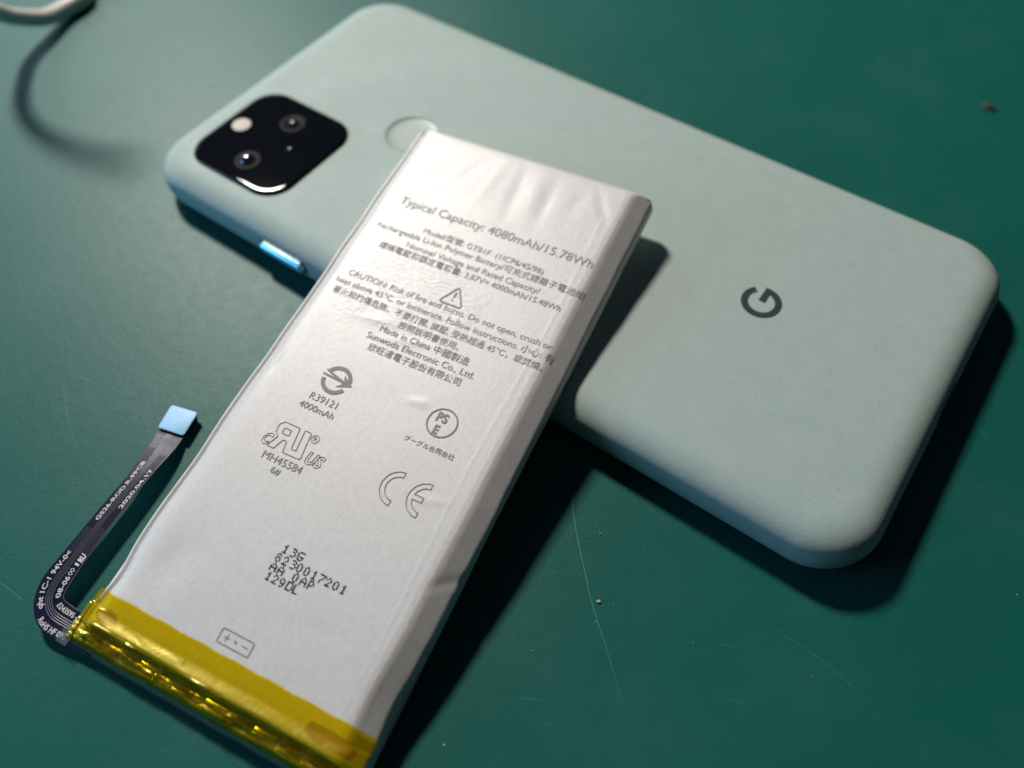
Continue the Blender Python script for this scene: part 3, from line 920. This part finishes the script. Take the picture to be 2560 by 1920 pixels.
# ---- flexible cable
LP = [(-34.3, 34.6, -2.75), (-34.0, 30.99, -2.44), (-32.97, 27.25, -1.32), (-31.95, 22.45, -0.18), (-31.82, 17.63, 0.58), (-31.84, 13.01, 1.11), (-31.87, 9.02, 1.47), (-31.98, 5.14, 1.71), (-31.45, 2.75, 1.76), (-30.32, 0.93, 1.87), (-28.52, -0.51, 1.92), (-26.25, -1.19, 1.87), (-22.08, -0.95, 1.75), (-18.65, -0.85, 1.6)]
RP = [(-30.0, 35.4, -2.85), (-29.53, 31.93, -2.6), (-28.86, 28.71, -1.54), (-28.69, 24.38, -0.44), (-28.53, 18.66, 0.42), (-28.33, 12.67, 1.1), (-28.09, 8.87, 1.44), (-27.83, 5.6, 1.6), (-27.66, 4.3, 1.57), (-27.44, 3.73, 1.53), (-26.88, 3.40, 1.45), (-25.99, 3.32, 1.34), (-23.57, 3.1, 1.35), (-20.79, 3.05, 1.4)]
def ribbon(t, u, lift=0.0):
    a = catmull(LP, t); b_ = catmull(RP, t)
    p = a.lerp(b_, u)
    return Vector((p.x, p.y, p.z + lift))
NS, NU = 150, 4
V, F = [], []
for k in range(NS + 1):
    for q in range(NU + 1): V.append(tuple(ribbon(k / NS, q / NU)))
top_n = len(V)
for k in range(NS + 1):
    for q in range(NU + 1): V.append(tuple(ribbon(k / NS, q / NU, -0.16)))
for k in range(NS):
    for q in range(NU):
        a = k * (NU + 1) + q
        F.append((a, a + 1, a + NU + 2, a + NU + 1)); F.append((top_n + a, top_n + a + NU + 1, top_n + a + NU + 2, top_n + a + 1))
    for q in (0, NU):
        a = k * (NU + 1) + q
        F.append((a, a + NU + 1, top_n + a + NU + 1, top_n + a))
flex = link('flex_cable', V, F, M['flex'], bat)
fix_normals(flex)
try: flex.data.set_sharp_from_angle(angle=math.radians(40))
except Exception: pass

def strip(u0, u1, t0, t1, mat, name, lift, n=110):
    V, F = [], []
    for k in range(n + 1):
        t = t0 + (t1 - t0) * k / n
        for u, l in ((u0, 0.002), ((u0 + u1) / 2, lift), (u1, 0.002)): V.append(tuple(ribbon(t, u, l)))
    for k in range(n):
        for q in (0, 1):
            a = k * 3 + q; F.append((a, a + 1, a + 4, a + 3))
    return link(name, V, F, mat, flex)
for u in (0.40, 0.468, 0.536, 0.604):
    strip(u - .011, u + .011, 0.04, 0.97, M['trace'], 'copper_trace', .03)
# thin lighter edge on the cut side of the cable
strip(0.985, 1.0, 0.06, 0.9, M['flex_side'], 'cut_edge', .006)
# find t for a given y on the straight part
def t_at(u, target):
    best = min(range(601), key=lambda k: (ribbon(k / 600, u).xy - Vector(target)).length)
    return best / 600
def flex_text(s, u, p0, p1, h, flip=False, bold=0.02):
    V, F = text_mesh(s, bold, 2)
    a = min(v[0] for v in V); b_ = max(v[0] for v in V)
    t0, t1 = t_at(u, p0), t_at(u, p1)
    # arc-length table between t0 and t1
    NN = 60
    tt = [t0 + (t1 - t0) * i / NN for i in range(NN + 1)]
    L = [0]
    for i in range(NN): L.append(L[-1] + (ribbon(tt[i + 1], u) - ribbon(tt[i], u)).length)
    out = []
    for x, y in V:
        s_ = (x - a) / (b_ - a) * L[-1]
        i = min(NN - 1, max(0, next((k for k in range(NN) if L[k + 1] >= s_), NN - 1)))
        f = (s_ - L[i]) / max(1e-6, L[i + 1] - L[i])
        t = tt[i] + (tt[i + 1] - tt[i]) * f
        wdt = (catmull(RP, t) - catmull(LP, t)).length
        uu = u + (-1 if not flip else -1) * (y * h) / wdt if not flip else u - (y * h) / wdt * -1
        out.append(tuple(ribbon(t, uu, .02)))
    link('printed_text', out, F, M['silk'], flex, smooth=False)
# on the long arm the lettering reads towards the connector, tops to the outer side
flex_text('GS26-ROD.R-FPCB', 0.33, (-31.0, 14.6), (-31.2, 25.4), .85)
flex_text('2020.04.17', 0.90, (-28.9, 17.6), (-29.1, 24.9), .85)
flex_text('qht 1C-1 94V-0<', 0.30, (-29.6, 0.55), (-30.9, 9.3), 1.05)
flex_text('08-06', 0.89, (-27.95, 3.4), (-28.2, 6.35), 1.0)
flex_text('1', 0.89, (-28.3, 8.0), (-28.3, 8.35), 1.0)
flex_text('RU', 0.93, (-28.4, 8.65), (-28.4, 9.75), 1.2, bold=.05)
# after the bend it reads towards the battery, tops to the inner side
flex_text('E243595', 0.72, (-27.55, 2.35), (-24.3, 2.2), 1.0, flip=True)
flex_text('X5', 0.66, (-24.0, 1.9), (-23.0, 1.9), .9, flip=True)
flex_text('RoHS HF 09U', 0.06, (-28.4, -0.3), (-23.2, -0.8), 1.15, flip=True)
# double diamond mark
for tc_ in (6.75, 7.35):
    t = t_at(.8, (-28.35, tc_)); dt = 0.0055
    P = [ribbon(t - dt, .78, .02), ribbon(t, .70, .02), ribbon(t + dt, .78, .02), ribbon(t, .88, .02)]
    V, F = [], []
    for i in range(4):
        p, q = P[i], P[(i + 1) % 4]; d = (q - p).normalized(); nn = Vector((-d.y, d.x, 0)) * .045; k = len(V)
        V += [tuple(p + nn), tuple(q + nn), tuple(q - nn), tuple(p - nn)]; F.append((k, k + 1, k + 2, k + 3))
    link('printed_mark', V, F, M['silk'], flex, smooth=False)
# cross-hatched ground areas
def hatch(u0, u1, y0, y1):
    t0, t1 = t_at((u0 + u1) / 2, (-31 if u1 < .5 else -28.7, y0)), t_at((u0 + u1) / 2, (-31 if u1 < .5 else -28.7, y1))
    V, F = [], []
    nr = max(4, int(abs((ribbon(t0, .5) - ribbon(t1, .5)).length) / .30)); nc = 6
    for r in range(nr):
        for c in range(nc):
            t = t0 + (t1 - t0) * (r + .5 * (c % 2)) / nr; u = u0 + (u1 - u0) * (c + .5) / nc
            dt = (t1 - t0) / nr * .27; du = (u1 - u0) / nc * .42
            k = len(V)
            for a_, b_ in ((0, -1), (1, 0), (0, 1), (-1, 0)): V.append(tuple(ribbon(t + a_ * dt, u + b_ * du, .012)))
            F.append((k, k + 1, k + 2, k + 3))
    o = link('hatched_ground', V, F, M['hatch'], flex, smooth=False); o['kind'] = 'stuff'
hatch(.06, .38, 9.6, 13.4); hatch(.64, .95, 9.9, 14.2); hatch(.06, .38, 28.2, 31.0); hatch(.64, .95, 27.6, 31.2)

# connector under its pale label
def quad_prism(P, z0, z1, inset=0.0, r=.35, shear=0.0):
    pts = rounded([(p[0], p[1]) for p in P], r, 5)
    cx = sum(p[0] for p in pts) / len(pts); cy = sum(p[1] for p in pts) / len(pts)
    def zz(x, y): return -0.12 * (y - 33)         # the head lies parallel to the mat
    rings = []
    for z, i in ((z0, .04), (z0 + .04, 0), (z1 - .04, 0), (z1, .04)):
        rings.append([(cx + (x - cx) * (1 - i - inset), cy + (y - cy) * (1 - i - inset), z + zz(x, y)) for x, y in pts])
    return loft(rings)
CQ = [(-34.75, 35.4), (-29.85, 36.05), (-29.2, 31.6), (-33.95, 31.05)]
V, F = quad_prism(CQ, -2.72, -2.30, .05); link('connector_stiffener', V, F, M['stiff'], flex, smooth=False)
V, F = quad_prism(CQ, -2.28, -2.20, 0.0, .45); link('connector_label', V, F, M['label'], flex)
V, F = quad_prism(CQ, -3.75, -2.95, .22, .2); link('connector_plug', V, F, M['stiff'], flex, smooth=False)
# clear tape that pins the cable to the battery
V, F = [], []
for i in range(13):
    for j in range(9):
        x = -24.3 + i * .16; y = -1.3 + j * .33
        V.append((x, y, 1.98 + .05 * noise.noise(Vector((x * 2, y * 2, 1))) + (.10 * max(0, (x + 23.6)))))
for i in range(12):
    for j in range(8):
        a = i * 9 + j; F.append((a, a + 1, a + 10, a + 9))
face_up(link('clear_tape', V, F, M['clear'], bat))

# ------------------------------------------------------------------ charging cable, arching out of the frame
cp = [(-128, 40, 1.9), (-138.9, 6.6, 1.9), (-135.9, -0.7, 1.9), (-135.3, -7.0, 2.2), (-134.0, -12.6, 3.5), (-133.6, -17.9, 6.5), (-132.5, -21.3, 9.5), (-128.5, -25.7, 16.0), (-125.4, -24.9, 24.0), (-124.2, -19.9, 34.0), (-124.1, -13.1, 44.0), (-123.6, -6.0, 52.0)]
V, F = tube(cp, 1.85, 20, 120)
cable = link('charging_cable', V, F, M['cable'])
tag(cable, 'blurred white cable curling up off the mat at the upper left corner', 'cable')
fix_normals(cable)

# ------------------------------------------------------------------ crumbs on the mat
def crumb(x, y, sx, sy, h, mat, rz, seed, name='crumb'):
    bm = bmesh.new(); bmesh.ops.create_icosphere(bm, subdivisions=2, radius=1)
    V = []
    for v in bm.verts:
        k = 1 + .45 * noise.noise(v.co * 1.7 + Vector((seed, 0, 0)))
        V.append((v.co.x * sx * k, v.co.y * sy * k, max(-.3, v.co.z * k) * h + h * .3))
    F = [tuple(v.index for v in f.verts) for f in bm.faces]; bm.free()
    o = link(name, V, F, mat)
    o.location = (x * MM, y * MM, 0); o.rotation_euler = (0, 0, rz)
    return o
tag(crumb(55.2, 82.6, 1.7, .75, .5, M['crumb_dark'], -.15, 1.0), 'dark brown oval crumb alone on the mat beyond the phone', 'crumb')
c1 = crumb(44.25, -54.9, .34, .26, .22, M['crumb_pale'], .4, 2.0)
tag(c1, 'largest pale crumb on the mat beside the long scratch, below the phone', 'crumb')
tag(crumb(39.0, -46.1, .15, .13, .12, M['crumb_pale'], .2, 4.0), 'small pale speck on the mat just below the phone edge, above the scratch', 'crumb')
tag(crumb(40.49, -65.86, .12, .10, .1, M['crumb_pale'], .9, 5.0), 'tiny tan speck on the mat left of the lower end of the scratch', 'crumb')
tag(crumb(38.0, -82.07, .2, .16, .1, M['crumb_pale'], .1, 6.0), 'flat tan speck on the mat near the bottom edge, right of the battery shadow', 'crumb')

# lint and dust scattered on the mat: too many to count
V, F = [], []
rd = random.Random(11)
for _ in range(220):
    x, y = rd.uniform(-150, 120), rd.uniform(-115, 120)
    if -73 < x < 73 and -36 < y < 36: continue
    r = rd.choice((.04, .05, .06, .09)); k = len(V); a = rd.uniform(0, 3.14); e = rd.uniform(1, 3)
    for i in range(4):
        b_ = a + math.pi / 2 * i; q = r * (e if i % 2 == 0 else 1)
        V.append((x + q * math.cos(b_), y + q * math.sin(b_), 0.01))
    V.append((x, y, .01 + r)); F += [(k + i, k + (i + 1) % 4, k + 4) for i in range(4)]
du = link('dust', V, F, M['crumb_pale'], smooth=False)
du['kind'] = 'stuff'; du['label'] = 'fine pale dust specks scattered over the green mat'; du['category'] = 'dust'
